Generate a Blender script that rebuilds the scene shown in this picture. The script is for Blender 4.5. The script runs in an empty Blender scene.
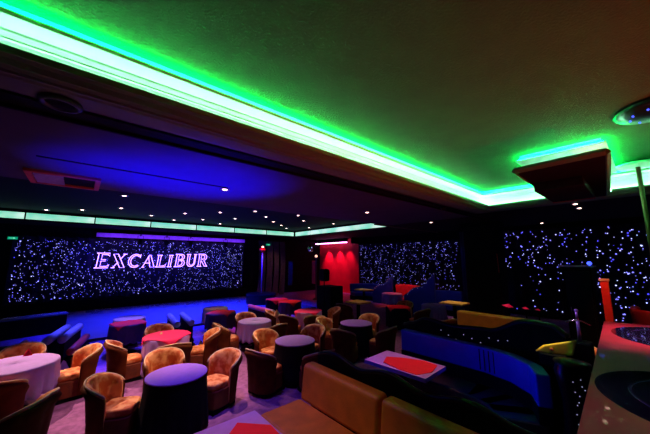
import bpy, math, random
from mathutils import Vector, Matrix
random.seed(7)
R=math.radians; PI=math.pi
S=bpy.context.scene
col=S.collection
# ---------------------------------------------------------------- materials
def mat(name,c,rough=.6,metal=0,emit=None,es=0,var=0,scale=6,c2=None,bump=0,bscale=30,coat=0,spec=.5):
    m=bpy.data.materials.new(name); m.use_nodes=True
    nt=m.node_tree; b=nt.nodes['Principled BSDF']
    b.inputs['Roughness'].default_value=rough; b.inputs['Metallic'].default_value=metal
    b.inputs['Specular IOR Level'].default_value=spec
    b.inputs['Coat Weight'].default_value=coat
    tc=nt.nodes.new('ShaderNodeTexCoord')
    nz=nt.nodes.new('ShaderNodeTexNoise'); nz.inputs['Scale'].default_value=scale; nz.inputs['Detail'].default_value=3
    nt.links.new(tc.outputs['Object'],nz.inputs['Vector'])
    rp=nt.nodes.new('ShaderNodeValToRGB')
    a=[x*(1-var) for x in c]; d=list(c2) if c2 else [min(1,x*(1+var)) for x in c]
    rp.color_ramp.elements[0].position=.42 if c2 else .3; rp.color_ramp.elements[1].position=.58 if c2 else .7
    rp.color_ramp.elements[0].color=(*a,1); rp.color_ramp.elements[1].color=(*d,1)
    nt.links.new(nz.outputs['Fac'],rp.inputs['Fac']); nt.links.new(rp.outputs['Color'],b.inputs['Base Color'])
    if bump:
        n2=nt.nodes.new('ShaderNodeTexNoise'); n2.inputs['Scale'].default_value=bscale; n2.inputs['Detail'].default_value=4
        nt.links.new(tc.outputs['Object'],n2.inputs['Vector'])
        bp=nt.nodes.new('ShaderNodeBump'); bp.inputs['Strength'].default_value=bump; bp.inputs['Distance'].default_value=.02
        nt.links.new(n2.outputs['Fac'],bp.inputs['Height']); nt.links.new(bp.outputs['Normal'],b.inputs['Normal'])
    if emit:
        b.inputs['Emission Color'].default_value=(*emit,1); b.inputs['Emission Strength'].default_value=es
    return m
def quiet(m):
    m.cycles.emission_sampling='NONE'; return m
M={}
M['black']=mat('matt_black_paint',(.004,.004,.005),.8,var=.2,spec=.1)
M['soffit']=mat('soffit_paint',(.006,.006,.007),.75,var=.2,spec=.1)
M['blueceil']=mat('grey_ceiling_paint',(.07,.07,.09),.8,var=.08,scale=2,spec=.1)
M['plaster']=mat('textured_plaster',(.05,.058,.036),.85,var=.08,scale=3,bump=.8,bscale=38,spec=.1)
M['cornice']=mat('white_cornice_paint',(.72,.72,.70),.6,var=.03)
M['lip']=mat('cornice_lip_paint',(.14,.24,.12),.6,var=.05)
M['carpet']=mat('short_pile_carpet',(.30,.11,.28),.85,var=.28,scale=9,bump=.5,bscale=90,spec=.1)
M['stage']=mat('polished_stage_boards',(.16,.16,.22),.25,var=.06,scale=2)
M['curtain']=mat('dark_velvet',(.018,.018,.034),.9,var=.25,scale=3,spec=.05)
M['drape']=mat('navy_satin_drape',(.02,.02,.10),.35,var=.3)
M['brown_drape']=mat('brown_satin_drape',(.12,.06,.05),.35,var=.3)
M['redwall']=mat('red_wall_paint',(.75,.01,.03),.6,var=.08,scale=2)
M['gloss']=mat('gloss_black_lacquer',(.004,.004,.005),.28,var=.1,spec=.3)
M['tan']=mat('tan_leather',(.62,.20,.025),.42,var=.16,scale=5,bump=.25,bscale=60)
M['mustard']=mat('mustard_leather',(.62,.25,.02),.45,var=.12)
M['yellow']=mat('yellow_vinyl',(.85,.55,.03),.45,var=.1)
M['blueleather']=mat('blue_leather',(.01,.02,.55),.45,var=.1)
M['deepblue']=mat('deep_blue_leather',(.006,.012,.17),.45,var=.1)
M['redleather']=mat('red_leather',(.5,.02,.02),.45,var=.12)
M['paleleather']=mat('pale_grey_leather',(.35,.35,.45),.5,var=.08)
M['greyleather']=mat('charcoal_leather',(.02,.016,.02),.4,var=.12)
M['fabric']=mat('orange_patterned_fabric',(.72,.12,.008),.7,var=.25,scale=7,c2=(.85,.38,.13),bump=.2,bscale=120)
M['fabric_dark']=mat('rust_fabric',(.20,.035,.005),.75,var=.4,scale=6)
M['shell']=mat('shaded_orange_shell',(.11,.022,.005),.7,var=.3,scale=6,spec=.1)  # chair outer backs: orange darkened in colour to stand for shade
M['cream']=mat('cream_and_highlight',(.75,.5,.3),.6,var=.1)  # cream of napkins and post cap, also the chair-top highlight
M['lilac']=mat('lilac_tablecloth',(.46,.27,.72),.75,var=.05,scale=14,bump=.15,bscale=150)
M['shadelilac']=mat('shaded_lilac_cloth',(.05,.02,.09),.75,var=.05)  # lilac darkened to put the shade on far table sides into colour
M['purple']=mat('purple_table_topper',(.36,.15,.68),.75,var=.05,scale=14,bump=.15,bscale=150)
M['blackcloth']=mat('black_tablecloth',(.008,.006,.012),.8,var=.2,spec=.1)
M['pinkcloth']=mat('hot_pink_cloth',(.9,.01,.14),.75,var=.05)
M['redcloth']=mat('scarlet_cloth',(.85,.005,.02),.75,var=.05)
M['tancloth']=mat('beige_cloth',(.55,.38,.4),.75,var=.05)
M['yellowcloth']=mat('yellow_cloth',(.9,.6,.08),.75,var=.05)
M['wood']=mat('dark_wood',(.10,.04,.02),.5,var=.3)
M['bar']=mat('lacquered_counter_wood',(.42,.03,.085),.45,var=.2,scale=3,coat=.25)
M['glassdark']=mat('dark_glass_inlay',(.01,.012,.05),.1,var=.1,coat=.6)
M['glassrim']=mat('blue_glass_rim',(.05,.05,.22),.15,var=.1,coat=.5)
M['chrome']=mat('brushed_chrome',(.6,.6,.62),.22,1,var=.05)
M['brass']=mat('dull_brass',(.22,.15,.08),.5,1,var=.05)
M['silverpurple']=mat('lilac_metal',(.45,.25,.7),.3,.6,var=.1)
M['redpost']=mat('red_post_paint',(.85,.04,.02),.5,var=.1)
M['vent']=mat('copper_brown_frame',(.38,.07,.035),.6,var=.15)
M['ventblade']=mat('pale_vent_blade',(.3,.3,.6),.5,var=.1)
M['ventblade2']=mat('dark_green_rim',(.03,.08,.04),.5,var=.1)
M['darklip']=mat('dark_green_frame_paint',(.05,.09,.05),.6,var=.1)
M['crystal']=quiet(mat('crystal_stud',(.8,.8,.85),.1,0,(.6,.5,1),.45))  # sparkle of the studs put in as faint emission
M['led']=mat('green_led_strip',(.5,.8,.6),.5,0,(.27,1.0,.50),62)
M['led2']=mat('added_green_led_strip',(.5,.8,.6),.5,0,(.0,1.0,.11),300)
M['diff']=mat('green_lit_diffuser',(.5,.7,.6),.4,0,(.38,1.0,.66),1.0)
def diffmat():
    m=M['diff']; nt=m.node_tree; b=nt.nodes['Principled BSDF']
    nz=[n for n in nt.nodes if n.type=='TEX_NOISE'][0]; nz.inputs['Scale'].default_value=.9
    r=nt.nodes.new('ShaderNodeValToRGB'); r.color_ramp.elements[0].position=.35; r.color_ramp.elements[1].position=.62
    r.color_ramp.elements[0].color=(.05,.66,.36,1); r.color_ramp.elements[1].color=(.72,1,.86,1)
    nt.links.new(nz.outputs['Fac'],r.inputs['Fac']); nt.links.new(r.outputs['Color'],b.inputs['Emission Color'])
diffmat()
M['bulb']=quiet(mat('warm_bulb',(1,.8,.7),.5,0,(1,.55,.48),9))
M['star']=quiet(mat('blue_white_fibre_star',(.6,.6,1),.5,0,(.20,.18,1),1.7))
M['star2']=quiet(mat('white_fibre_star',(.7,.7,1),.5,0,(.42,.42,1),2.2))
M['star3']=quiet(mat('deep_blue_fibre_star',(.2,.2,1),.5,0,(.08,.07,1),1.4))
M['neon']=mat('violet_neon_tube',(.5,.4,1),.5,0,(.36,.18,1),4.6)
M['valance']=mat('pelmet_board',(.30,.12,.5),.6,var=.15)
M['tubelight']=mat('pink_tube_light',(1,.6,.9),.5,0,(1,.30,.85),7)
M['exit']=mat('green_exit_face',(.05,.4,.2),.5,0,(.0,.30,.14),1.0)
M['exitmark']=mat('white_exit_mark',(.8,.9,.8),.5,0,(.3,.8,.5),1.0)
M['bluelamp']=quiet(mat('blue_lamp_lens',(.1,.2,1),.3,0,(.05,.08,1),2.5))
M['whiteglint']=quiet(mat('white_glint',(.6,.6,1),.3,0,(.6,.6,1),1.5))
M['mirror']=mat('mirror_facets',(.5,.5,.6),.15,1,var=.1)
# ---------------------------------------------------------------- mesh building
class MB:
    def __init__(s): s.v=[]; s.f=[]
    def add(s,v,f,m=None):
        o=len(s.v); s.v+= [tuple(m@Vector(p)) if m else tuple(p) for p in v]; s.f+=[tuple(i+o for i in q) for q in f]; return s
    def box(s,x0,x1,y0,y1,z0,z1,m=None):
        v=[(x0,y0,z0),(x1,y0,z0),(x1,y1,z0),(x0,y1,z0),(x0,y0,z1),(x1,y0,z1),(x1,y1,z1),(x0,y1,z1)]
        return s.add(v,[(0,3,2,1),(4,5,6,7),(0,1,5,4),(1,2,6,5),(2,3,7,6),(3,0,4,7)],m)
    def prism(s,poly,z0,z1,m=None):
        n=len(poly); v=[(*p,z0) for p in poly]+[(*p,z1) for p in poly]
        f=[tuple(range(n))[::-1],tuple(range(n,2*n))]+[(i,(i+1)%n,n+(i+1)%n,n+i) for i in range(n)]
        return s.add(v,f,m)
    def lathe(s,prof,n=32,m=None,cap=True,fn=None):
        v=[];f=[];k=len(prof)
        for j in range(n):
            t=2*PI*j/n
            for (r,z) in prof:
                if fn: r,z=fn(r,z,t)
                v.append((r*math.cos(t),r*math.sin(t),z))
        for j in range(n):
            a=j*k;b=((j+1)%n)*k
            for i in range(k-1): f.append((a+i,b+i,b+i+1,a+i+1))
        if cap:
            f.append(tuple(j*k for j in range(n))[::-1]); f.append(tuple(j*k+k-1 for j in range(n)))
        return s.add(v,f,m)
    def tube(s,pts,r,n=8,closed=False,m=None):
        P=[Vector(p) for p in pts]; v=[];f=[];k=len(P)
        for i,p in enumerate(P):
            if closed: d=P[(i+1)%k]-P[i-1]
            else: d=P[min(i+1,k-1)]-P[max(i-1,0)]
            d.normalize(); u=d.cross(Vector((0,0,1)))
            if u.length<.05: u=d.cross(Vector((0,1,0)))
            u.normalize(); w=d.cross(u)
            rr=r[i] if isinstance(r,(list,tuple)) else r
            for j in range(n):
                t=2*PI*j/n; v.append(tuple(p+u*rr*math.cos(t)+w*rr*math.sin(t)))
        for i in range(k if closed else k-1):
            a=i*n;b=((i+1)%k)*n
            for j in range(n): f.append((a+j,a+(j+1)%n,b+(j+1)%n,b+j))
        if not closed: f.append(tuple(range(n))[::-1]); f.append(tuple((k-1)*n+j for j in range(n)))
        return s.add(v,f,m)
    def ball(s,c,r,n=10,sx=1,sy=1,sz=1):
        prof=[(max(1e-4,math.sin(PI*i/n)*r),-math.cos(PI*i/n)*r) for i in range(n+1)]
        return s.lathe(prof,n*2,Matrix.Translation(c)@Matrix.Diagonal((sx,sy,sz,1)),cap=False)
    def octa(s,c,r,nrm=None):
        x,y,z=c
        return s.add([(x+r,y,z),(x-r,y,z),(x,y+r,z),(x,y-r,z),(x,y,z+r),(x,y,z-r)],[(0,2,4),(2,1,4),(1,3,4),(3,0,4),(2,0,5),(1,2,5),(3,1,5),(0,3,5)])
    def build(s,name,m,parent=None,loc=None,bevel=0,smooth=False,seg=2,sub=0,origin=True):
        me=bpy.data.meshes.new(name)
        off=Vector((0,0,0))
        if parent is None and loc is None and origin and s.v:
            xs=[p[0] for p in s.v]; ys=[p[1] for p in s.v]; zs=[p[2] for p in s.v]
            off=Vector(((min(xs)+max(xs))/2,(min(ys)+max(ys))/2,min(zs)))
        me.from_pydata([tuple(Vector(p)-off) for p in s.v],[],s.f); me.update()
        me.materials.append(m)
        import bmesh as _b
        bm=_b.new(); bm.from_mesh(me); _b.ops.recalc_face_normals(bm,faces=bm.faces); bm.to_mesh(me); bm.free()
        o=bpy.data.objects.new(name,me); col.objects.link(o)
        if parent: o.parent=parent
        elif loc is not None: o.location=loc
        else: o.location=off
        if smooth:
            for p in me.polygons: p.use_smooth=True
        if bevel:
            b=o.modifiers.new('bevel','BEVEL'); b.width=bevel; b.segments=seg; b.limit_method='ANGLE'; b.angle_limit=R(35)
            for p in me.polygons: p.use_smooth=True
            wn=o.modifiers.new('wn','WEIGHTED_NORMAL')
        if sub:
            q=o.modifiers.new('sub','SUBSURF'); q.levels=sub; q.render_levels=sub
        return o
def tag(o,label,cat,group=None,kind=None):
    o['label']=label; o['category']=cat
    if group: o['group']=group
    if kind: o['kind']=kind
    return o
def thing(name,loc,rz,label,cat,group=None):
    o=bpy.data.objects.new(name,None); col.objects.link(o); o.location=loc; o.rotation_euler=(0,0,rz)
    o.empty_display_size=.1
    return tag(o,label,cat,group)
def struct(o): o['kind']='structure'; return o
def kids(o): return [c for c in bpy.data.objects if c.parent is o]
def copy_tree(o,parent=None):
    c=o.copy(); col.objects.link(c); c.parent=parent
    for ch in kids(o): copy_tree(ch,c)
    return c
def place(root,loc,rz,label,group=None,copy=True):
    r=copy_tree(root) if copy else root
    r.location=loc; r.rotation_euler=(0,0,rz); r['label']=label
    if group: r['group']=group
    return r
H=2.4; CZ=3.87; TZ=4.5; BZ=4.15
# ---------------------------------------------------------------- room shell
struct(MB().box(-5,16,-4.5,19,-.12,0).build('floor',M['carpet']))
struct(MB().box(-5,14.95,17.55,17.8,0,CZ).build('wall_far',M['black']))
struct(MB().box(14.75,14.95,13.35,17.55,0,CZ).build('wall_right',M['redwall']))
struct(MB().box(14.75,14.95,-4.5,13.35,0,CZ).build('wall_right_black',M['black']))
struct(MB().box(-5.2,-5,-4.5,17.8,0,CZ).build('wall_left',M['black']))
struct(MB().box(-5,15,-4.7,-4.5,0,CZ).build('wall_back',M['black']))
# high ceiling of the big green coffer
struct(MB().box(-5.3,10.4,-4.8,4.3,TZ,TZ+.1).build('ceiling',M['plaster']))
# soffits
struct(MB().box(-5.2,15,3.55,3.9,CZ,TZ+.05).build('ceiling_beam',M['soffit']))
struct(MB().box(-5.2,10.2,3.9,7.5,CZ,TZ).build('ceiling_painted_bay',M['blueceil']))
struct(MB().box(10.2,15,3.9,7.5,CZ,TZ).build('ceiling_side_bay',M['soffit']))
struct(MB().box(9.75,15,-4.7,3.55,CZ,TZ+.05).build('ceiling_right_soffit',M['soffit']))
struct(MB().box(-5.2,10.7,7.5,15.25,BZ+.08,TZ).build('ceiling_stage_coffer',M['soffit']))
struct(MB().box(-5.2,15,15.25,17.8,CZ,TZ).build('ceiling_stage_soffit',M['soffit']))
struct(MB().box(10.7,15,7.5,15.25,CZ,TZ).build('ceiling_far_right_soffit',M['soffit']))
t=MB().box(-5,14.7,3.86,3.9,CZ-.035,CZ); struct(t.build('trim_1',M['black']))
struct(MB().box(-.6,2.2,5.60,5.64,CZ-.012,CZ).build('trim_2',M['black']))
struct(MB().box(9.3,14.7,7.44,7.52,CZ-.05,CZ).build('trim_3',M['wood']))
# swept cornice around the coffer rectangle
RX0,RX1,RY0,RY1=-4.2,9.45,-4.0,3.28
def sweep(prof,closed=True):
    mb=MB(); k=len(prof); v=[]
    for (sx,sy) in ((RX0,RY0),(RX1,RY0),(RX1,RY1),(RX0,RY1)):
        dx=1 if sx==RX1 else -1; dy=1 if sy==RY1 else -1
        for (d,z) in prof: v.append((sx+dx*d,sy+dy*d,z))
    f=[]
    for c in range(4):
        a=c*k;b=((c+1)%4)*k
        for i in range(k if closed else k-1):
            f.append((a+i,a+(i+1)%k,b+(i+1)%k,b+i))
    return mb.add(v,f)
lip=[(.34,CZ),(.0,CZ),(-.03,CZ+.012),(-.06,CZ+.012),(-.075,CZ+.03),(-.13,CZ+.045),(-.15,CZ+.035),(-.19,CZ+.07),(-.23,CZ+.085),(-.25,CZ+.08),(-.27,CZ+.13),(-.24,CZ+.14),(-.1,CZ+.06),(.34,CZ+.06)]
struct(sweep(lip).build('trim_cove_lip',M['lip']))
cor=[(.36,CZ+.06),(.30,CZ+.06),(.30,CZ+.16),(.25,CZ+.20),(.25,CZ+.225),(.235,CZ+.24),(.17,CZ+.40),(.155,CZ+.41),(.155,CZ+.425),(.12,CZ+.46),(.115,CZ+.48),(.06,CZ+.485),(0,CZ+.49),(-.05,CZ+.495),(-.07,CZ+.50),(-.07,TZ-.085),(-.055,TZ-.085),(-.055,TZ-.11),(.0,TZ-.11),(.0,TZ),(.36,TZ)]
struct(sweep(cor).build('trim_cornice',M['cornice']))
def sweep_led(prof):
    v=[];f=[];k=len(prof)
    for (sx,sy,dx,dy) in ((RX0,RY1,0,1),(RX1,RY1,1,1),(RX1,RY0,1,0)):
        for (d,z) in prof: v.append((sx+dx*d,sy+dy*d,z))
    for c in range(2):
        for i in range(k): f.append((c*k+i,c*k+(i+1)%k,(c+1)*k+(i+1)%k,(c+1)*k+i))
    f+=[(0,1,2,3),(2*k,2*k+3,2*k+2,2*k+1)]
    return MB().add(v,f)
led=thing('led_strip',(2,3.3,CZ+.06),0,'green glowing strip hidden in the ledge round the big raised ceiling','led strip')
o=sweep_led([(.17,CZ+.075),(.21,CZ+.075),(.21,CZ+.095),(.17,CZ+.095)]).build('led_tape',M['led'],origin=False,loc=(0,0,0))
o.parent=led; o.location=(-2,-3.3,-(CZ+.06))
o=sweep_led([(-.040,TZ-.100),(-.015,TZ-.100),(-.015,TZ-.088),(-.040,TZ-.088)]).build('added_led_tape',M['led2'],origin=False,loc=(0,0,0))  # second hidden strip added to throw green across the ceiling
o.parent=led; o.location=(-2,-3.3,-(CZ+.06))
# ---------------------------------------------------------------- hanging ceiling canopy near the far side
cn=thing('ceiling_canopy',(7.3,.85,3.66),0,'dark boxed canopy with a white glowing cornice above, hanging under the big coffer','canopy')
def rel(o,p): o.parent=p; o.location=tuple(Vector(o.location)-Vector(p.location)); return o
rel(MB().prism([(5.5,.24),(9.2,.49),(9.2,1.42),(5.56,1.37)],CZ,CZ+.05).build('tray',M['black']),cn)
fr=MB()
for a,b in (((5.5,.24),(9.2,.49)),((5.56,1.37),(9.2,1.42)),((5.5,.24),(5.56,1.37))):
    a=Vector((*a,CZ+.04)); b=Vector((*b,CZ+.04)); fr.tube([a,b],.055,4)
rel(fr.build('tray_frame',M['darklip']),cn)
rel(MB().box(6.6,8.2,.62,1.34,3.70,CZ).build('lower_box',M['black'],bevel=.02),cn)
rel(MB().tube([(8.22,1.34,3.70),(8.22,.62,3.70)],.02,6).build('box_edge',M['vent']),cn)
core=MB(); P=[(0,CZ+.05),(0,4.12),(.06,4.16),(.06,4.2),(.16,4.32),(.16,4.33),(.24,4.37),(.28,4.38),(.28,4.41),(.22,4.41),(.22,TZ)]
vv=[];k=len(P)
for (sx,sy) in ((6.9,.55),(8.9,.55),(8.9,1.32),(6.9,1.32)):
    for (d,z) in P: vv.append((sx+(-d if sx<8 else d),sy+(-d if sy<1 else d),z))
ff=[(c*k+i,c*k+i+1,((c+1)%4)*k+i+1,((c+1)%4)*k+i) for c in range(4) for i in range(k-1)]
rel(core.add(vv,ff).build('core_cornice',M['cornice']),cn)
u=MB()
for (xa,xb,ya,yb) in ((6.645,6.66,.33,1.54),(6.66,8.9,.295,.31),(6.66,8.9,1.56,1.575)): u.box(xa,xb,ya,yb,4.412,4.424)
rel(u.build('added_led_tape',M['led2']),cn)  # strips added to green the ceiling round the core
lm=MB().box(6.15,6.19,.5,1.3,CZ+.05,CZ+.075).box(6.2,8.9,.40,.42,CZ+.05,CZ+.07).box(6.2,8.9,1.365,1.38,CZ+.05,CZ+.07)
rel(lm.build('led_tape',M['led']),cn)
# ---------------------------------------------------------------- diffuser panels round the stage coffer
pn=['far left end of the strip','second from the left of the strip','left of the blue neon name sign','above the left half of the neon name sign','above the right half of the neon name sign','just right of the neon name sign','above the dark drapes','at the right end against the corner']
x=-3.68
for i in range(7):
    a,b=x+2.03*i,x+2.03*(i+1)
    lp=thing('light_panel',((a+b)/2,15.2,CZ),0,'long green-white lit ceiling panel, '+pn[i],'light panel','lit panels along the stage coffer')
    MB().box(-1.0,1.0,.012,.04,.0,.362).build('housing',M['soffit'],lp)
    MB().box(-1.0,1.0,-.01,.01,.01,.25).build('diffuser',M['diff'],lp)
    MB().box(.985,1.03,-.03,.03,-.03,.30).build('divider',M['black'],lp)
    MB().box(-1.0,1.03,-.05,.04,-.06,.008).build('ledge',M['soffit'],lp)
for i in range(3):
    y=15.15-2.55*i
    lp=thing('light_panel',(10.62,y-1.27,CZ),0,'green-white lit panel on the right side of the coffer, '+['far corner','in the middle','near end'][i],'light panel','lit panels on the right side of the coffer')
    MB().box(.012,.04,-1.26,1.26,0,.362).build('housing',M['soffit'],lp)
    MB().box(-.01,.01,-1.26,1.26,.01,.25).build('diffuser',M['diff'],lp)
    MB().box(-.05,.03,-1.275,1.275,-.06,.008).build('ledge',M['soffit'],lp)
# ---------------------------------------------------------------- curtains with stars
def curtain(name,axis,pos,a,b,z0,z1,label,cat,nstars,fold,density_fn=None,big=.02,side=-1):
    """axis 'x': runs along x at y=pos; axis 'y': runs along y at x=pos"""
    cx=(a+b)/2; loc=(cx,pos,z0) if axis=='x' else (pos,cx,z0)
    t=thing(name,loc,0,label,cat)
    n=int((b-a)*22); v=[];f=[]
    def off(u): return .035*math.sin(u*2*PI/fold)+.012*math.sin(u*5.3)
    for i in range(n+1):
        u=a+(b-a)*i/n
        for z in (0,z1-z0):
            for d in (0,.02):
                q=pos+side*.05+off(u)+d
                p=(u-cx,q-pos,z) if axis=='x' else (q-pos,u-cx,z)
                v.append(p)
    for i in range(n):
        A=i*4;B=A+4
        f+=[(A,B,B+2,A+2),(A+1,A+3,B+3,B+1),(A,A+1,B+1,B),(A+2,B+2,B+3,A+3)]
    f+=[(0,2,3,1),(n*4,n*4+1,n*4+3,n*4+2)]
    MB().add(v,f).build('cloth',M['curtain'],t,smooth=False)
    c=MB().box(*( (a-cx,b-cx,-.07,-.04) if axis=='x' else (-.07,-.04,a-cx,b-cx)),z1-z0-.05,z1-z0+.0)
    c.build('heading_rail',M['black'],t)
    st=[]
    while len(st)<nstars:
        u=random.uniform(a+.08,b-.08); z=random.uniform(z0+.08,z1-.12)
        if density_fn and random.random()>density_fn(u,z): continue
        st.append((random.choice([.55,.7,.8,.9,1,1.25])*big,u,z,random.random()))
    st.sort(reverse=True)
    rest={}
    for i,(r,u,z,k) in enumerate(st):
        q=side*.05+off(u)+side*.012
        p=(u-cx,q,z-z0) if axis=='x' else (q,u-cx,z-z0)
        m='star' if k<.55 else ('star2' if k<.8 else 'star3')
        if i<100: 
            s=MB().octa((0,0,0),r).build('star_light',M[m],t); s.location=p
        else: rest.setdefault(m,MB()).octa(p,r)
    for m,mb in rest.items():
        o=mb.build('star_lights',M[m],t); o['kind']='stuff'
    return t
def dens(u,z):
    d=1
    if z<2.0: d=.85
    if .4<u<6 and 1.95<z<2.75: d=.55
    return d
curtain('star_curtain','x',17.5,-2.15,8.15,.55,3.42,'wide black stage curtain dotted with dense blue fibre stars, behind the neon name sign','curtain',1500,.42,dens,.0175)
curtain('star_curtain','y',14.7,6.35,13.25,.75,3.45,'black curtain with dense pale stars between the red wall and the black column','curtain',620,.42,None,.0165)
curtain('star_curtain','y',14.7,-1.2,4.95,.1,3.7,'black curtain with larger scattered white stars, right of the black column','curtain',430,.42,lambda u,z: (1 if z>1.9 else .28) if u>1.7 else 1,.024)
# dark wall base and pelmet of the stage
struct(MB().box(-4.9,8.6,17.3,17.53,0,.54).build('baseboard_far',M['black']))
pm=MB().box(.55,8.1,17.28,17.4,3.46,3.66).build('pelmet',M['valance']); tag(pm,'violet-lit pelmet board along the top of the stage curtain','pelmet')
# stage
stg=thing('stage',(4.3,13.7,0),0,'low glossy stage floor flooded with blue light before the star curtain','stage')
rel(MB().box(-.1,9.0,11.1,17.25,.0,.07).build('stage_floor',M['stage']),stg)
rel(MB().box(-.14,9.04,11.05,11.1,0,.072).build('nosing',M['wood']),stg)
# ---------------------------------------------------------------- neon sign
G={}
def stem(x,w=.16,h=1,s=0): return [(x,0),(x+w,0),(x+w,h),(x,h)]
def arc(cx,cy,rx,ry,a0,a1,n=12): return [(cx+rx*math.cos(R(a0+(a1-a0)*i/n)),cy+ry*math.sin(R(a0+(a1-a0)*i/n))) for i in range(n+1)]
G['E']=[([(0,0),(.82,0),(.86,.22),(.74,.1),(.34,.1),(.34,.46),(.6,.46),(.6,.56),(.34,.56),(.34,.9),(.7,.9),(.8,.78),(.8,1),(0,1),(.12,.94),(.12,.06)],True)]
G['X']=[([(0,1),(.32,1),(.92,.0),(.6,0)],True),([(.0,0),(.26,0)],False),([(.12,0),(.42,.42)],False),([(.52,.6),(.8,1)],False),([(.66,1),(.94,1)],False)]
G['C']=[(arc(.5,.5,.48,.5,50,310,18)+arc(.52,.5,.34,.4,305,55,18),True),([(.82,.72),(.84,1.0)],False)]
G['A']=[([(.42,1),(.54,1),(.98,0),(.66,0),(.42,.78)],True),([(.42,.95),(.08,0)],False),([(0,0),(.22,0)],False),([(.2,.34),(.62,.34)],False)]
G['L']=[([(0,1),(.42,1),(.32,.92),(.32,.1),(.7,.1),(.82,.26),(.8,0),(0,0),(.12,.08),(.12,.92)],True)]
G['I']=[([(.0,1),(.42,1),(.31,.92),(.31,.08),(.42,0),(0,0),(.11,.08),(.11,.92)],True)]
G['B']=[([(0,0),(.12,.06),(.12,.94),(0,1)]+arc(.5,.76,.3,.24,90,-80,9)+arc(.52,.27,.36,.27,80,-90,9),True),([(.32,.1),(.32,.48)]+arc(.48,.29,.2,.19,90,-90,8),True),([(.32,.56),(.32,.92)]+arc(.46,.74,.17,.17,90,-90,8),True)]
G['U']=[([(0,1),(.36,1),(.3,.93)]+[(.3,.35)]+arc(.52,.3,.22,.2,180,360,8)+[(.74,.95),(.66,1),(.92,1),(.84,.95)]+arc(.48,.3,.36,.3,0,-180,12)+[(.1,.93)],True)]
G['R']=[([(0,0),(.12,.06),(.12,.94),(0,1)]+arc(.5,.74,.34,.26,90,-75,9)+[(.92,.05),(1,0),(.74,0),(.36,.46),(.32,.46),(.32,.06),(.42,0)],True),([(.32,.56),(.32,.92)]+arc(.46,.74,.19,.17,90,-90,8),True)]
sg=thing('neon_sign',(3.15,17.2,1.98),0,'violet neon sign reading EXCALIBUR on the stage curtain','sign')
for i,ch in enumerate('EXCALIBUR'):
    x0=[0,.66,1.33,1.96,2.6,3.18,3.52,4.12,4.76][i]-2.66; w=.60 if ch!='I' else .52; hh=[.70,.66,.66,.62,.62,.62,.68,.68,.70][i]
    if ch=='E': w=.64
    mb=MB()
    for pl,cl in G[ch]:
        pts=[((x0+px*w+py*.07)*.965,0,py*hh) for px,py in pl]
        mb.tube(pts,.019,5,closed=cl)
    mb.build('letter',M['neon'],sg)
MB().box(-2.7,2.7,.05,.07,.28,.31).box(-2.7,2.7,.05,.07,.0,.03).build('mounting_rail',M['black'],sg)
# par cans hung before the curtain
par=thing('stage_spotlight',(2.26,16.7,3.42),0,'x','spotlight')
MB().lathe([(.06,-.02),(.09,.0),(.1,.16),(.07,.24),(.02,.26)],16,Matrix.Translation((0,0,-.28))@Matrix.Rotation(R(20),4,'X')).build('can',M['black'],par,smooth=True)
MB().tube([(-.12,0,-.18),(-.12,0,.1),(0,0,.18),(.12,0,.1),(.12,0,-.18)],.012,6).build('yoke',M['black'],par)
MB().box(-.02,.02,-.02,.02,.1,.45).build('clamp',M['black'],par)
for i,(x,l) in enumerate([(2.26,'black stage spotlight above the neon letters C and A'),(3.43,'black stage spotlight above the middle of the neon sign'),(4.62,'black stage spotlight above the right end of the neon sign'),(6.6,'black stage spotlight right of the neon sign near the curtain end')]):
    place(par,(x,16.7,3.42),0,l,'stage spotlights',copy=i>0)
# ---------------------------------------------------------------- ceiling downlights
dl=thing('downlight',(0,0,CZ),0,'x','ceiling light')
MB().lathe([(.085,0),(.085,-.012),(.055,-.016),(.05,.0)],20).build('trim_ring',M['chrome'],dl,smooth=True)
MB().lathe([(.048,-.003),(.03,-.02),(.002,-.026)],16).build('bulb',M['bulb'],dl,smooth=True)
DL=[(-1.09,8.3,BZ+.08,'over the left tables, nearest the left edge'),(2.2,5.76,CZ,'shining at the right end of the blue-lit ceiling'),(6.74,5.71,CZ,'alone over the middle of the room'),(10.54,5.61,CZ,'over the booth before the middle star curtain'),(14.2,4.2,CZ,'just right of the black column top'),(14.2,2.75,CZ,'on the right soffit above the right star curtain'),(9.9,1.15,CZ,'upper one of the pair right under the canopy'),(10.8,1.18,CZ,'lower one of the pair under the canopy'),
(-1.08,14.6,BZ+.08,'glaring at the left above the lit strip'),(-.07,13.73,BZ+.08,'above the strip left of the name sign'),(.83,9.83,BZ+.08,'right of the copper-framed vent'),(.99,12.35,BZ+.08,'above the start of the neon name'),(2.14,13.61,BZ+.08,'above the middle of the neon name'),(3.23,14.56,BZ+.08,'close over the strip above the neon name'),(3.06,12.09,BZ+.08,'above the end of the neon name'),(4.03,10.91,BZ+.08,'right of the blue-lit ceiling'),(5.39,14.5,BZ+.08,'close over the strip right of the name sign'),(4.95,9.78,BZ+.08,'nearest of the diagonal row over the stage'),(5.99,10.8,BZ+.08,'second of the diagonal row over the stage'),(7.06,11.96,BZ+.08,'third of the diagonal row over the stage'),(8.16,12.99,BZ+.08,'fourth of the diagonal row over the stage'),(9.21,14.08,BZ+.08,'farthest of the diagonal row near the corner'),(6.81,9.54,BZ+.08,'front of the short row by the coffer corner'),(7.95,10.69,BZ+.08,'middle of the short row by the coffer corner'),(10.0,12.9,BZ+.08,'brightest one at the coffer corner'),(9.84,10.62,BZ+.08,'beside the right lit strip'),(4.2,13.48,BZ+.08,'faint one above the right of the neon name'),(5.19,12.17,BZ+.08,'faint one between the name sign and the drapes')]
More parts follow.
